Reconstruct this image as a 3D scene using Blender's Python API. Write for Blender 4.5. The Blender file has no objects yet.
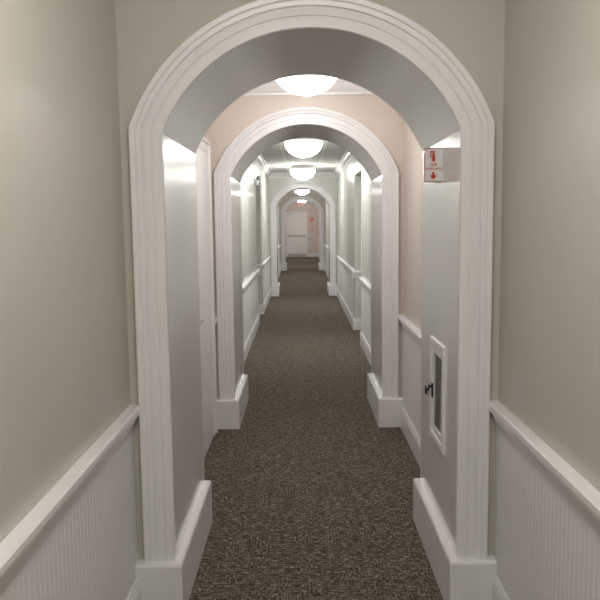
import bpy, bmesh, math, random
from mathutils import Vector, Matrix

scene = bpy.context.scene
scene.view_settings.view_transform = 'Standard'
scene.view_settings.look = 'None'
scene.view_settings.exposure = 0.0

# ------------------------------------------------------------------ materials
def new_mat(name):
    m = bpy.data.materials.new(name); m.use_nodes = True
    nt = m.node_tree
    return m, nt, nt.nodes['Principled BSDF']

def paint(name, col, rough=0.5, bump=0.0, bscale=60, spec=0.5, metal=0.0, coat=0.0, var=0.02):
    m, nt, b = new_mat(name)
    b.inputs['Roughness'].default_value = rough
    b.inputs['Specular IOR Level'].default_value = spec
    b.inputs['Metallic'].default_value = metal
    b.inputs['Coat Weight'].default_value = coat
    b.inputs['Coat Roughness'].default_value = 0.14
    tc = nt.nodes.new('ShaderNodeTexCoord')
    n = nt.nodes.new('ShaderNodeTexNoise'); n.inputs['Scale'].default_value = 2.5
    n.inputs['Detail'].default_value = 1
    nt.links.new(tc.outputs['Object'], n.inputs['Vector'])
    r = nt.nodes.new('ShaderNodeValToRGB')
    r.color_ramp.elements[0].position = 0.3; r.color_ramp.elements[1].position = 0.7
    r.color_ramp.elements[0].color = (*[c*(1-var) for c in col], 1)
    r.color_ramp.elements[1].color = (*[min(1, c*(1+var)) for c in col], 1)
    nt.links.new(n.outputs['Fac'], r.inputs['Fac'])
    nt.links.new(r.outputs['Color'], b.inputs['Base Color'])
    if bump > 0:
        n2 = nt.nodes.new('ShaderNodeTexNoise'); n2.inputs['Scale'].default_value = bscale
        n2.inputs['Detail'].default_value = 3
        nt.links.new(tc.outputs['Object'], n2.inputs['Vector'])
        bp = nt.nodes.new('ShaderNodeBump'); bp.inputs['Strength'].default_value = bump
        bp.inputs['Distance'].default_value = 0.002
        nt.links.new(n2.outputs['Fac'], bp.inputs['Height'])
        nt.links.new(bp.outputs['Normal'], b.inputs['Normal'])
    return m

def emit(name, col, s):
    m, nt, b = new_mat(name)
    b.inputs['Base Color'].default_value = (*col, 1)
    b.inputs['Emission Color'].default_value = (*col, 1)
    b.inputs['Emission Strength'].default_value = s
    return m

M_wall0 = paint('wall_paint_greige', (0.55, 0.53, 0.462), 0.38, 0.1, 90)
M_wall1 = paint('wall_warm_light_tint', (0.67, 0.592, 0.53), 0.38, 0.1, 90)  # pink hue of the warm bay light is put into this wall colour
M_wall2 = paint('wall_paint_sage', (0.61, 0.615, 0.57), 0.25, 0.1, 90)
M_white = paint('trim_white', (0.83, 0.82, 0.83), 0.28, 0.0)
M_bead = paint('wainscot_white', (0.79, 0.785, 0.79), 0.4, 0.0)
M_jamb = paint('jamb_gloss', (0.84, 0.83, 0.845), 0.18, 0.12, 25, coat=0.5)
M_doorp = paint('door_white', (0.84, 0.835, 0.83), 0.35)
M_metal = paint('brushed_metal', (0.5, 0.5, 0.5), 0.35, metal=1.0)
M_silver = paint('extinguisher_silver', (0.75, 0.74, 0.72), 0.4, metal=0.3)
M_black = paint('black_plastic', (0.02, 0.02, 0.02), 0.35)
M_red = paint('sign_red', (0.62, 0.04, 0.04), 0.4)
M_signw = paint('sign_white', (0.85, 0.84, 0.83), 0.4)
M_dark = paint('cabinet_interior', (0.75, 0.72, 0.67), 0.6)
M_ceil = paint('ceiling_white', (0.80, 0.78, 0.76), 0.7, 0.2, 120)

def glass_mat():
    m, nt, b = new_mat('cabinet_glass')
    b.inputs['Base Color'].default_value = (0.95, 0.97, 0.97, 1)
    b.inputs['Roughness'].default_value = 0.05
    b.inputs['Transmission Weight'].default_value = 1.0
    b.inputs['IOR'].default_value = 1.1
    return m
M_glass = glass_mat()

def tile_mat():
    m, nt, b = new_mat('ceiling_tiles')
    b.inputs['Roughness'].default_value = 0.8
    tc = nt.nodes.new('ShaderNodeTexCoord')
    br = nt.nodes.new('ShaderNodeTexBrick')
    br.offset = 0.0
    br.inputs['Scale'].default_value = 1.0
    br.inputs['Brick Width'].default_value = 0.61
    br.inputs['Row Height'].default_value = 0.61
    br.inputs['Mortar Size'].default_value = 0.018
    br.inputs['Mortar Smooth'].default_value = 0.0
    br.inputs['Color1'].default_value = (0.74, 0.74, 0.71, 1)
    br.inputs['Color2'].default_value = (0.71, 0.71, 0.68, 1)
    br.inputs['Mortar'].default_value = (0.88, 0.88, 0.86, 1)
    mp = nt.nodes.new('ShaderNodeMapping'); mp.inputs['Location'].default_value = (0.305, 0, 0)
    nt.links.new(tc.outputs['Object'], mp.inputs['Vector'])
    nt.links.new(mp.outputs['Vector'], br.inputs['Vector'])
    nt.links.new(br.outputs['Color'], b.inputs['Base Color'])
    return m
M_tile = tile_mat()

def carpet_mat():
    m, nt, b = new_mat('carpet_woven')
    N = nt.nodes; L = nt.links
    b.inputs['Roughness'].default_value = 0.95
    b.inputs['Specular IOR Level'].default_value = 0.1
    tc = N.new('ShaderNodeTexCoord')
    def noise(sx, sy, detail=2):
        mp = N.new('ShaderNodeMapping'); mp.inputs['Scale'].default_value = (sx, sy, 1)
        L.new(tc.outputs['Object'], mp.inputs['Vector'])
        n = N.new('ShaderNodeTexNoise'); n.inputs['Scale'].default_value = 1; n.inputs['Detail'].default_value = detail
        L.new(mp.outputs['Vector'], n.inputs['Vector'])
        return n
    n1 = noise(100, 35, 1); n2 = noise(30, 100, 1); nb = noise(9, 9, 1)
    mx = N.new('ShaderNodeMix'); mx.data_type = 'FLOAT'
    rr = N.new('ShaderNodeMath'); rr.operation = 'GREATER_THAN'; rr.inputs[1].default_value = 0.53
    L.new(nb.outputs['Fac'], rr.inputs[0])
    L.new(rr.outputs[0], mx.inputs[0]); L.new(n2.outputs['Fac'], mx.inputs[2]); L.new(n1.outputs['Fac'], mx.inputs[3])
    ramp = N.new('ShaderNodeValToRGB')
    e = ramp.color_ramp.elements
    e[0].position = 0.36; e[0].color = (0.066, 0.055, 0.043, 1)
    e[1].position = 0.68; e[1].color = (0.30, 0.265, 0.205, 1)
    e2 = ramp.color_ramp.elements.new(0.5); e2.color = (0.145, 0.123, 0.096, 1)
    L.new(mx.outputs[0], ramp.inputs['Fac'])
    # woven loops laid in rows
    br = N.new('ShaderNodeTexBrick'); br.offset = 0.5
    br.inputs['Scale'].default_value = 1.0
    br.inputs['Brick Width'].default_value = 0.034
    br.inputs['Row Height'].default_value = 0.024
    br.inputs['Mortar Size'].default_value = 0.0030
    br.inputs['Mortar Smooth'].default_value = 0.6
    br.inputs['Color1'].default_value = (1.25, 1.25, 1.25, 1)
    br.inputs['Color2'].default_value = (0.72, 0.72, 0.72, 1)
    br.inputs['Mortar'].default_value = (0.40, 0.40, 0.40, 1)
    L.new(tc.outputs['Object'], br.inputs['Vector'])
    mul = N.new('ShaderNodeMix'); mul.data_type = 'RGBA'; mul.blend_type = 'MULTIPLY'; mul.inputs[0].default_value = 0.9
    L.new(ramp.outputs['Color'], mul.inputs[6]); L.new(br.outputs['Color'], mul.inputs[7])
    L.new(mul.outputs[2], b.inputs['Base Color'])
    bp = N.new('ShaderNodeBump'); bp.inputs['Strength'].default_value = 0.3; bp.inputs['Distance'].default_value = 0.003
    L.new(mx.outputs[0], bp.inputs['Height']); L.new(bp.outputs['Normal'], b.inputs['Normal'])
    return m
M_carpet = carpet_mat()

# ------------------------------------------------------------------ helpers
def obj_from_bm(name, bm, mats, parent=None, smooth=None):
    bmesh.ops.recalc_face_normals(bm, faces=bm.faces)
    me = bpy.data.meshes.new(name); bm.to_mesh(me); bm.free()
    for m in (mats if isinstance(mats, (list, tuple)) else [mats]): me.materials.append(m)
    o = bpy.data.objects.new(name, me); scene.collection.objects.link(o)
    if parent: o.parent = parent
    if smooth is not None:
        for p in me.polygons: p.use_smooth = True
        me.set_sharp_from_angle(angle=math.radians(smooth))
    return o

def empty(name, loc=(0, 0, 0), rz=0):
    e = bpy.data.objects.new(name, None); scene.collection.objects.link(e)
    e.location = loc; e.rotation_euler = (0, 0, rz); e.empty_display_size = 0.1
    return e

def add_box(bm, x0, x1, y0, y1, z0, z1, mi=0, bevel=0):
    vs = [bm.verts.new((x, y, z)) for x in (x0, x1) for y in (y0, y1) for z in (z0, z1)]
    F = [(0,1,3,2),(4,6,7,5),(0,4,5,1),(2,3,7,6),(0,2,6,4),(1,5,7,3)]
    fs = []
    for f in F:
        fc = bm.faces.new([vs[i] for i in f]); fc.material_index = mi; fs.append(fc)
    if bevel > 0:
        es = list({e for f in fs for e in f.edges})
        bmesh.ops.bevel(bm, geom=es, offset=bevel, segments=2, affect='EDGES', profile=0.5)

def add_cyl(bm, p0, p1, r0, r1=None, seg=24, mi=0):
    r1 = r0 if r1 is None else r1
    p0 = Vector(p0); p1 = Vector(p1); d = (p1-p0)
    q = d.to_track_quat('Z', 'Y').to_matrix()
    A = []; B = []
    for i in range(seg):
        a = 2*math.pi*i/seg; v = Vector((math.cos(a), math.sin(a), 0))
        A.append(bm.verts.new(p0 + q @ (v*r0))); B.append(bm.verts.new(p1 + q @ (v*r1)))
    for i in range(seg):
        j = (i+1) % seg
        bm.faces.new([A[i], A[j], B[j], B[i]]).material_index = mi
    bm.faces.new(A).material_index = mi; bm.faces.new(B).material_index = mi

def lathe(bm, prof, seg=48, center=(0, 0), mi=0):
    rings = []
    for (r, z) in prof:
        if r < 1e-6: rings.append([bm.verts.new((center[0], center[1], z))])
        else: rings.append([bm.verts.new((center[0]+r*math.cos(2*math.pi*i/seg), center[1]+r*math.sin(2*math.pi*i/seg), z)) for i in range(seg)])
    for a, b in zip(rings[:-1], rings[1:]):
        for i in range(seg):
            j = (i+1) % seg
            if len(a) == 1 and len(b) == 1: continue
            if len(a) == 1: f = bm.faces.new([a[0], b[i], b[j]])
            elif len(b) == 1: f = bm.faces.new([a[i], b[0], a[j]])
            else: f = bm.faces.new([a[i], b[i], b[j], a[j]])
            f.material_index = mi

def add_run(bm, prof, origin, out, along, length):
    """extrude closed profile [(o,z)] : o along 'out', z up; from origin along 'along'"""
    O = Vector(origin); out = Vector(out); al = Vector(along)
    A = [bm.verts.new(O + out*o + Vector((0, 0, z))) for o, z in prof]
    B = [bm.verts.new(O + al*length + out*o + Vector((0, 0, z))) for o, z in prof]
    n = len(prof)
    for i in range(n):
        j = (i+1) % n
        bm.faces.new([A[i], A[j], B[j], B[i]])
    bm.faces.new(A); bm.faces.new(B)

# ------------------------------------------------------------------ layout
HW = 0.738; H = 2.65
HI = 0.574; R = 0.621; CZ = 1.708; DEP = 0.85; CW = 0.126
ARCH = [2.81, 5.49, 15.5, 23.7]
END = 32.7; START = -3.2
sections = [(START, 2.81, 0), (3.66, 5.49, 1), (6.34, 15.5, 2), (16.35, 23.7, 2), (24.55, END, 1)]
WM = [M_wall0, M_wall1, M_wall2]

# openings (alcoves) per side : (y0, y1, depth)
alc = {-1: [(4.33, 5.27, 0.05), (11.2, 12.45, 0.12), (19.0, 20.25, 0.12)],
       1: [(9.25, 10.5, 0.12), (18.2, 19.45, 0.12), (27.0, 28.25, 0.12)]}
gaps = {-1: [(4.23, 5.37), (11.2, 12.45), (19.0, 20.25)],
        1: [(9.25, 10.5), (18.2, 19.45), (27.0, 28.25)]}

def split(y0, y1, gs):
    out = []; cur = y0
    for g0, g1 in sorted(gs):
        if g1 <= y0 or g0 >= y1: continue
        out.append((cur, g0)); cur = g1
    out.append((cur, y1))
    return [(a, b) for a, b in out if b-a > 0.01]

bm = bmesh.new(); add_box(bm, -1.2, 1.2, START-0.2, END+0.2, -0.1, 0.0)
obj_from_bm('floor', bm, M_carpet)
bm = bmesh.new()
add_box(bm, -1.2, 1.2, START-0.2, 6.0, H, H+0.1, 0)
add_box(bm, -1.2, 1.2, 6.0, END+0.2, H, H+0.1, 1)
obj_from_bm('ceiling', bm, [M_ceil, M_tile])

bounds = [(START-0.2, 3.2, 0), (3.2, 6.0, 1), (6.0, 24.0, 2), (24.0, END+0.2, 1)]
for s, nm in ((-1, 'left'), (1, 'right')):
    bm = bmesh.new()
    for y0, y1, mi in bounds:
        gs = alc[s]
        for a, b in split(y0, y1, [(g[0], g[1]) for g in gs]):
            add_box(bm, *sorted((s*HW, s*(HW+0.25))), a, b, 0, H, mi)
        for g0, g1, dp in gs:
            if g0 >= y0 and g1 <= y1:
                zt = 2.12 if dp < 0.1 else 2.27
                add_box(bm, *sorted((s*(HW+dp), s*(HW+0.25))), g0, g1, 0, zt, mi)
                add_box(bm, *sorted((s*HW, s*(HW+0.25))), g0, g1, zt, H, mi)
    obj_from_bm('wall_'+nm, bm, WM)
bm = bmesh.new(); add_box(bm, -HW, HW, END, END+0.2, 0, H, 0)
obj_from_bm('wall_end', bm, M_wall1)
bm = bmesh.new(); add_box(bm, -HW, HW, START-0.2, START, 0, H, 0)
obj_from_bm('wall_back', bm, M_wall0)

# profiles (out, z)
RAIL = [(0, .775), (.010, .775), (.013, .79), (.016, .806), (.024, .812), (.024, .826), (.030, .834), (.040, .842), (.044, .856), (.044, .872), (.038, .880), (0, .880)]
BASE = [(0, 0), (.018, 0), (.018, .130), (.014, .138), (.014, .150), (.008, .162), (.006, .170), (0, .170)]
CROWN = [(0, 2.545), (.012, 2.545), (.014, 2.562), (.022, 2.566), (.035, 2.578), (.055, 2.602), (.066, 2.622), (.082, 2.630), (.086, 2.65), (0, 2.65)]
WT = 0.008
tn = 1
for s, nm in ((-1, 'left'), (1, 'right')):
    bR = bmesh.new(); bB = bmesh.new(); bC = bmesh.new(); bW = bmesh.new()
    for y0, y1, k in sections:
        for a, b in split(y0, y1, gaps[s]):
            add_run(bR, RAIL, (s*HW, a, 0), (-s, 0, 0), (0, 1, 0), b-a)
            add_run(bB, BASE, (s*(HW-WT), a, 0), (-s, 0, 0), (0, 1, 0), b-a)
            p = 0.034; n = max(1, round((b-a)/p)); p = (b-a)/n
            pts = []
            for i in range(n):
                y = a + i*p
                pts += [(y, 0.0065), (y+0.003, WT), (y+p-0.003, WT)]
            pts.append((b, 0.0065))
            lo = [bW.verts.new((s*(HW-o), y, 0.0)) for y, o in pts]
            hi = [bW.verts.new((s*(HW-o), y, 0.80)) for y, o in pts]
            for i in range(len(pts)-1): bW.faces.new([lo[i], lo[i+1], hi[i+1], hi[i]])
        add_run(bC, CROWN, (s*HW, y0, 0), (-s, 0, 0), (0, 1, 0), y1-y0)
    obj_from_bm('baseboard_'+nm, bB, M_white)
    obj_from_bm('trim_%d' % tn, bR, M_white); tn += 1
    obj_from_bm('trim_%d' % tn, bW, M_bead); tn += 1
    obj_from_bm('trim_%d' % tn, bC, M_white); tn += 1
bm = bmesh.new()
for s in (-1, 1):
    for g0, g1, dp in alc[s]:
        if dp < 0.1: continue
        for yy, d in ((g0, 1), (g1, -1)):
            add_run(bm, RAIL, (s*(HW-0.044), yy, 0), (0, d, 0), (s, 0, 0), dp+0.044)
            add_run(bm, BASE, (s*(HW-0.026), yy, 0), (0, d, 0), (s, 0, 0), dp+0.026)
obj_from_bm('trim_%d' % tn, bm, M_white); tn += 1
bm = bmesh.new()
for y0, y1, k in sections:
    add_run(bm, CROWN, (-HW, y1, 0), (0, -1, 0), (1, 0, 0), 2*HW)
    add_run(bm, CROWN, (-HW, y0, 0), (0, 1, 0), (1, 0, 0), 2*HW)
obj_from_bm('trim_%d' % tn, bm, M_white); tn += 1
bm = bmesh.new(); add_run(bm, BASE, (0.27, END, 0), (0, -1, 0), (1, 0, 0), HW-0.27)
obj_from_bm('baseboard_end', bm, M_white)

# ------------------------------------------------------------------ archways
def arch_pts(u, zb, n=72):
    Ru = R+u; hx = HI+u
    zs = CZ + math.sqrt(Ru*Ru-hx*hx)
    a0 = math.atan2(zs-CZ, hx)
    pts = [(-hx, zb), (-hx, zs)]
    for i in range(1, n):
        a = math.pi-a0 - (math.pi-2*a0)*i/n
        pts.append((Ru*math.cos(a), CZ+Ru*math.sin(a)))
    pts += [(hx, zs), (hx, zb)]
    return pts

CAS = [(0, 0), (0, .016), (.003, .019), (.036, .019), (.039, .015), (.043, .015), (.046, .020), (.070, .020),
       (.073, .016), (.077, .016), (.081, .025), (.096, .027), (.100, .024), (.104, .030), (.121, .032), (CW, .027), (CW, 0)]
PH = 0.228
def archway(y, mf, mb, cut=None):
    root = empty('archway', (0, y, 0))
    bm = bmesh.new()
    pts = [(-HW, 0)] + arch_pts(0, 0) + [(HW, 0), (HW, H), (-HW, H)]
    A = [bm.verts.new((x, 0, z)) for x, z in pts]; B = [bm.verts.new((x, DEP, z)) for x, z in pts]
    n = len(pts)
    bm.faces.new(A).material_index = 1; bm.faces.new(B).material_index = 2
    for i in range(n):
        j = (i+1) % n; bm.faces.new([A[i], A[j], B[j], B[i]]).material_index = 0
    body = obj_from_bm('arch_body', bm, [M_jamb, mf, mb], root, smooth=15)
    if cut:
        cb = bmesh.new(); add_box(cb, *cut)
        co = obj_from_bm('cutter', cb, M_dark)
        co.parent = root
        bpy.context.view_layer.update()
        md = body.modifiers.new('cut', 'BOOLEAN'); md.object = co; md.operation = 'DIFFERENCE'; md.solver = 'EXACT'
        dg = bpy.context.evaluated_depsgraph_get()
        me = bpy.data.meshes.new_from_object(body.evaluated_get(dg))
        body.modifiers.clear(); body.data = me
        bpy.data.objects.remove(co)
    for fy, sg, nm in ((0, -1, 'casing_front'), (DEP, 1, 'casing_back')):
        bm = bmesh.new(); rows = []
        for u, v in CAS:
            rows.append([bm.verts.new((x, fy+sg*v, z)) for x, z in arch_pts(u, PH-0.02)])
        for a, b in zip(rows[:-1], rows[1:]):
            for i in range(len(a)-1): bm.faces.new([a[i], a[i+1], b[i+1], b[i]])
        obj_from_bm(nm, bm, M_white, root, smooth=25)
    for s, nm in ((-1, 'plinth_left'), (1, 'plinth_right')):
        bm = bmesh.new()
        xi = s*(HI-0.032); xo = s*(HW-0.001)
        P = 0.055
        outl = [(xi, -P), (xi, DEP+P), (xo, DEP+P), (xo, -P)]
        lay = [(0, 0.0), (0, PH-0.012), (0.003, PH-0.004), (0.008, PH)]
        rings = []
        for off, z in lay:
            rings.append([bm.verts.new((x + (s*off if k < 2 else 0), yy + (off if yy < 0 else -off), z)) for k, (x, yy) in enumerate(outl)])
        for a, b in zip(rings[:-1], rings[1:]):
            for i in range(4):
                j = (i+1) % 4; bm.faces.new([a[i], a[j], b[j], b[i]])
        bm.faces.new(rings[0]); bm.faces.new(rings[-1])
        obj_from_bm(nm, bm, M_white, root)
    return root

CY0, CY1, CZ0, CZ1 = 3.05, 3.37, 0.575, 1.055
archway(ARCH[0], M_wall0, M_wall1, cut=(HI-0.05, HI+0.13, CY0+0.03-ARCH[0], CY1-0.03-ARCH[0], CZ0+0.03, CZ1-0.03))
archway(ARCH[1], M_wall1, M_wall2)
archway(ARCH[2], M_wall2, M_wall2)
archway(ARCH[3], M_wall1, M_wall1)

# ------------------------------------------------------------------ ceiling lights
def ceiling_light(y, col, s, r=0.235, depth=0.185):
    root = empty('ceiling_light', (0.0, y, H))
    bm = bmesh.new()
    lathe(bm, [(0, 0), (r-0.03, 0), (r-0.02, -0.05), (r+0.002, -0.056), (r+0.004, -0.065), (r+0.004, -0.075), (r, -0.079), (r-0.01, -0.081), (0, -0.08)], 64)
    obj_from_bm('pan', bm, M_white, root, smooth=35)
    bm = bmesh.new(); pr = [(r-0.002, -0.078)]
    for i in range(1, 17):
        a = math.pi/2*i/16
        pr.append(((r-0.002)*math.cos(a) if i < 16 else 0, -0.078-depth*math.sin(a)))
    lathe(bm, pr, 64)
    obj_from_bm('glass_bowl', bm, emit('bowl_glow_%g' % y, col, s), root, smooth=60)
    zb = -0.078-depth
    bm = bmesh.new(); lathe(bm, [(0, zb+0.004), (0.010, zb), (0.012, zb-0.006), (0.008, zb-0.012), (0.0, zb-0.015)], 20)
    obj_from_bm('finial', bm, M_signw, root, smooth=60)
ceiling_light(-1.3, (1.0, 0.965, 0.915), 27)
ceiling_light(1.2, (1.0, 0.965, 0.915), 24)
ceiling_light(4.58, (1.0, 0.955, 0.92), 21, 0.218)
for y in (8.9, 13.6): ceiling_light(y, (1.0, 0.985, 0.95), 42)
ceiling_light(18.0, (1.0, 0.97, 0.93), 28)  # extra fixture hidden behind the third arch, added to brighten the far end
ceiling_light(21.2, (1.0, 0.97, 0.93), 32)
ceiling_light(26.0, (1.0, 0.95, 0.91), 34)
ceiling_light(30.4, (1.0, 0.95, 0.91), 32)

# ------------------------------------------------------------------ doors
def door(idx, loc, rz, w, h, kind='panel', cw=0.09, hs=1):
    root = empty('door_%d' % idx, loc, rz)
    bm = bmesh.new()
    add_box(bm, -w/2, w/2, -0.02, 0.0, 0.008, h, 0)
    if kind == 'panel':
        for (z0, z1) in ((0.15*h/2.05, 0.88), (1.02, h-0.14)):
            for x0, x1 in ((-w/2+0.11, -0.04), (0.04, w/2-0.11)):
                t = 0.018
                add_box(bm, x0, x1, -0.026, -0.02, z0, z0+t); add_box(bm, x0, x1, -0.026, -0.02, z1-t, z1)
                add_box(bm, x0, x0+t, -0.026, -0.02, z0+t, z1-t); add_box(bm, x1-t, x1, -0.026, -0.02, z0+t, z1-t)
                add_box(bm, x0+0.05, x1-0.05, -0.025, -0.02, z0+0.05, z1-0.05)
    obj_from_bm('leaf', bm, M_doorp, root)
    bm = bmesh.new()
    pr = [(0, 0), (0, .022), (.010, .026), (.02, .018), (cw-.03, .022), (cw-.02, .034), (cw, .034), (cw, 0)]
    rows = []
    for u, v in pr:
        rows.append([bm.verts.new(p) for p in ((-w/2-u, -v, 0), (-w/2-u, -v, h+u), (w/2+u, -v, h+u), (w/2+u, -v, 0))])
    for a, b in zip(rows[:-1], rows[1:]):
        for i in range(3): bm.faces.new([a[i], a[i+1], b[i+1], b[i]])
    obj_from_bm('casing', bm, M_white, root)
    bm = bmesh.new()
    if kind != 'exit':
        hx = hs*(w/2-0.065)
        add_cyl(bm, (hx, -0.02, 0.98), (hx, -0.03, 0.98), 0.03)
        add_cyl(bm, (hx, -0.03, 0.98), (hx, -0.055, 0.98), 0.012)
        add_box(bm, *sorted((hx-hs*0.115, hx+hs*0.015)), -0.066, -0.05, 0.972, 0.988, 0, 0.004)
        obj_from_bm('lever_handle', bm, M_metal, root)
    else:
        add_box(bm, -w/2+0.06, w/2-0.06, -0.075, -0.045, 0.97, 1.05, 0, 0.006)
        add_box(bm, -w/2+0.05, -w/2+0.16, -0.09, -0.02, 0.95, 1.07, 0, 0.006)
        add_box(bm, w/2-0.14, w/2-0.05, -0.09, -0.02, 0.95, 1.07, 0, 0.006)
        obj_from_bm('panic_bar', bm, M_metal, root)
        bm = bmesh.new()
        add_box(bm, -w/2+0.06, -w/2+0.34, -0.07, -0.02, h-0.10, h-0.03, 0, 0.004)
        add_box(bm, -w/2+0.1, -w/2+0.5, -0.09, -0.075, h-0.05, h-0.03, 0)
        obj_from_bm('door_closer', bm, M_metal, root)
        bm = bmesh.new(); add_box(bm, -w/2+0.02, w/2-0.02, -0.023, -0.02, 0.02, 0.16)
        obj_from_bm('kick_plate', bm, M_metal, root)
root_loc = (-HW, 4.80, 0)
door(1, root_loc, math.pi/2, 0.94, 2.10, 'flush', 0.09, -1)
n = 2
for s in (-1, 1):
    for g0, g1, dp in alc[s]:
        if dp < 0.1: continue
        door(n, (s*(HW+dp), (g0+g1)/2, 0), -s*math.pi/2, 0.98, 2.08, 'panel', 0.09, s); n += 1
door(n, (-0.25, END, 0), 0, 0.90, 2.03, 'exit', 0.05)

# ------------------------------------------------------------------ fire extinguisher cabinet
cab = empty('fire_extinguisher_cabinet', (HI, 0, 0))
bm = bmesh.new()
fo = [(0, 0), (0, -.006), (.004, -.010), (.030, -.010), (.034, -.006), (.034, 0.01)]
rows = []
for u, v in fo:
    rows.append([bm.verts.new(p) for p in ((v, CY0+u, CZ0+u), (v, CY1-u, CZ0+u), (v, CY1-u, CZ1-u), (v, CY0+u, CZ1-u))])
for a, b in zip(rows[:-1], rows[1:]):
    for i in range(4):
        j = (i+1) % 4; bm.faces.new([a[i], a[j], b[j], b[i]])
obj_from_bm('trim_frame', bm, M_white, cab)
bm = bmesh.new()
d = 0.036
for a in ((CY0+d, CY1-d, CZ0+d, CZ0+d+.03), (CY0+d, CY1-d, CZ1-d-.03, CZ1-d), (CY0+d, CY0+d+.02, CZ0+d+.03, CZ1-d-.03), (CY1-d-.045, CY1-d, CZ0+d+.03, CZ1-d-.03)):
    add_box(bm, -0.005, 0.006, *a)
obj_from_bm('door_frame', bm, M_signw, cab)
bm = bmesh.new(); add_box(bm, -0.002, 0.001, CY0+d+.018, CY1-d-.042, CZ0+d+.025, CZ1-d-.025)
obj_from_bm('glass_pane', bm, M_glass, cab)
bm = bmesh.new()
add_box(bm, 0.122, 0.128, CY0+.032, CY1-.032, CZ0+.032, CZ1-.032)
obj_from_bm('back_panel', bm, M_dark, cab)
bm = bmesh.new()
yh = CY1-d-0.022
add_box(bm, -0.012, -0.005, yh-0.014, yh+0.014, 0.77, 0.84, 0, 0.003)
add_cyl(bm, (-0.010, yh, 0.822), (-0.034, yh, 0.822), 0.007)
add_box(bm, -0.042, -0.030, yh-0.06, yh+0.008, 0.814, 0.830, 0, 0.004)
add_box(bm, -0.042, -0.030, yh-0.008, yh+0.008, 0.785, 0.826, 0, 0.004)
obj_from_bm('latch_handle', bm, M_black, cab)
bm = bmesh.new()
yc = (CY0+CY1)/2
z0 = CZ0+0.034
lathe(bm, [(0, z0), (.048, z0), (.052, z0+.01), (.052, z0+.25), (.045, z0+.28), (.02, z0+.30), (.016, z0+.32), (0, z0+.32)], 32, (0.066, yc), 0)
add_cyl(bm, (0.066, yc, z0+.32), (0.066, yc, z0+.35), 0.018, mi=1)
add_box(bm, 0.055, 0.077, yc-0.02, yc+0.08, z0+.35, z0+.362, 1)
add_box(bm, 0.055, 0.077, yc-0.02, yc+0.07, z0+.375, z0+.385, 1)
add_cyl(bm, (0.066, yc-0.02, z0+.335), (0.06, yc-0.06, z0+.2), 0.008, mi=1)
obj_from_bm('extinguisher', bm, [M_silver, M_black], cab, smooth=30)

# ------------------------------------------------------------------ projecting sign
sg = empty('fire_extinguisher_sign', (HI, 3.15, 1.84))
bm = bmesh.new()
hz = 0.073
tri = [(-0.082, 0.0), (0.0, -0.006), (0.0, 0.09)]
A = [bm.verts.new((x, y, -hz)) for x, y in tri]; B = [bm.verts.new((x, y, hz)) for x, y in tri]
for i in range(3):
    j = (i+1) % 3; bm.faces.new([A[i], A[j], B[j], B[i]])
bm.faces.new(A); bm.faces.new(B)
obj_from_bm('sign_board', bm, M_signw, sg)
bm = bmesh.new()
fy = -0.009
def flat(x0, x1, z0, z1):
    add_box(bm, x0, x1, fy, fy+0.009, z0, z1)
flat(-.080, -.079, -.071, .071); flat(-.080, -.002, -.071, -.070); flat(-.080, -.002, .070, .071)
flat(-.047, -.035, .014, .046); flat(-.044, -.038, .046, .054); flat(-.052, -.037, .054, .058); flat(-.055, -.052, .030, .058)
flat(-.046, -.038, -.048, -.032)
vs = [bm.verts.new((x, fy, z)) for x, z in ((-.058, -.045), (-.026, -.045), (-.042, -.063))]
bm.faces.new(vs)
obj_from_bm('sign_print', bm, M_red, sg)
for k, t in enumerate(('FIRE', 'EXTINGUISHER')):
    cu = bpy.data.curves.new('sign_text_%d' % k, 'FONT'); cu.body = t; cu.size = 0.017 if k == 0 else 0.0105
    cu.align_x = 'CENTER'; cu.extrude = 0.0004
    to = bpy.data.objects.new('sign_text_%d' % k, cu); scene.collection.objects.link(to); to.parent = sg
    to.location = (-0.041, -0.009, -0.006 if k == 0 else -0.020); to.rotation_euler = (math.pi/2, 0, 0)
    cu.materials.append(M_red)

# ------------------------------------------------------------------ exit sign (hung from ceiling)
ex = empty('exit_sign', (-0.05, 28.3, 2.29))
bm = bmesh.new(); add_box(bm, -0.14, 0.14, -0.025, 0.025, -0.08, 0.08, 0, 0.005); add_cyl(bm, (0, 0, 0.08), (0, 0, H-2.29), 0.012)
add_cyl(bm, (0, 0, H-2.29-0.02), (0, 0, H-2.29), 0.05)
obj_from_bm('housing', bm, M_signw, ex)
cu = bpy.data.curves.new('exit_text', 'FONT'); cu.body = 'EXIT'; cu.size = 0.14; cu.align_x = 'CENTER'; cu.extrude = 0.002
to = bpy.data.objects.new('exit_text', cu); scene.collection.objects.link(to); to.parent = ex
to.location = (0, -0.027, -0.048); to.rotation_euler = (math.pi/2, 0, 0); cu.materials.append(emit('exit_red', (0.8, 0.08, 0.06), 0.3))

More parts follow.
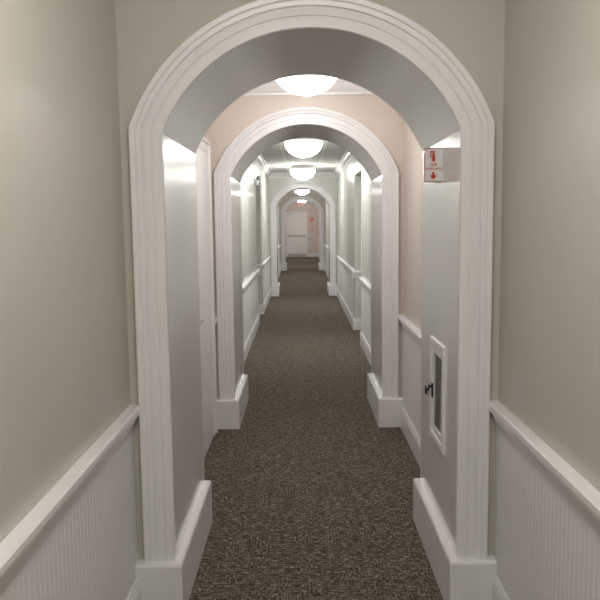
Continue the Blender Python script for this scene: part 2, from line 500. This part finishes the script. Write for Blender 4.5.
# fire alarm on end wall
fa = empty('fire_alarm', (0.47, END, 1.62))
bm = bmesh.new(); add_box(bm, -0.07, 0.07, -0.05, 0, -0.02, 0.16, 0, 0.008)
obj_from_bm('horn_box', bm, M_red, fa)
bm = bmesh.new(); add_box(bm, -0.045, 0.045, -0.085, -0.05, 0.0, 0.06, 0, 0.01)
obj_from_bm('strobe_lens', bm, M_signw, fa)
ps = empty('fire_alarm_pull_station', (0.47, END, 1.25))
bm = bmesh.new(); add_box(bm, -0.05, 0.05, -0.045, 0, -0.05, 0.07, 0, 0.006)
obj_from_bm('box', bm, M_red, ps)
bm = bmesh.new(); add_box(bm, -0.045, 0.045, -0.06, -0.045, -0.02, 0.03, 0, 0.004)
obj_from_bm('pull_handle', bm, M_signw, ps)
# emergency light on left wall of long bay
el = empty('emergency_light', (-HW, 11.0, 2.20))
bm = bmesh.new(); add_box(bm, 0, 0.05, -0.10, 0.10, -0.04, 0.04, 0, 0.006)
obj_from_bm('housing', bm, M_signw, el)
for k, yy in enumerate((-0.06, 0.06)):
    bm = bmesh.new(); add_cyl(bm, (0.035, yy, 0.04), (0.04, yy, 0.06), 0.010); add_cyl(bm, (0.03, yy, 0.075), (0.075, yy-0.015, 0.065), 0.022, 0.032)
    obj_from_bm('lamp_head_%d' % (k+1), bm, M_metal, el)
sd = empty('smoke_detector', (0.25, 7.4, H))
bm = bmesh.new(); lathe(bm, [(0, 0), (.07, 0), (.07, -.02), (.05, -.04), (.03, -.045), (0, -.045)], 32)
obj_from_bm('housing', bm, M_signw, sd, smooth=40)

# ------------------------------------------------------------------ world
w = bpy.data.worlds.new('world'); scene.world = w; w.use_nodes = True
w.node_tree.nodes['Background'].inputs[0].default_value = (0.8, 0.8, 0.8, 1)
w.node_tree.nodes['Background'].inputs[1].default_value = 0.3

# ------------------------------------------------------------------ camera from vanishing points
f = 715.0
VPx, VPy = 301.0, 222.0
Yc = Vector((VPx-300, 300-VPy, -f)).normalized()
Dn = Vector((79, -6551, -f)).normalized()
Zc = (-Dn); Zc = (Zc - Yc*Zc.dot(Yc)).normalized()
Xc = Yc.cross(Zc)
Rm = Matrix((Xc, Yc, Zc))
cam = bpy.data.cameras.new('camera'); co = bpy.data.objects.new('camera', cam); scene.collection.objects.link(co)
cam.sensor_width = 36; cam.lens = f/600*36; cam.clip_start = 0.05; cam.clip_end = 200
co.matrix_world = Matrix.Translation((-0.044, 0, 1.6)) @ Rm.to_4x4()
scene.camera = co
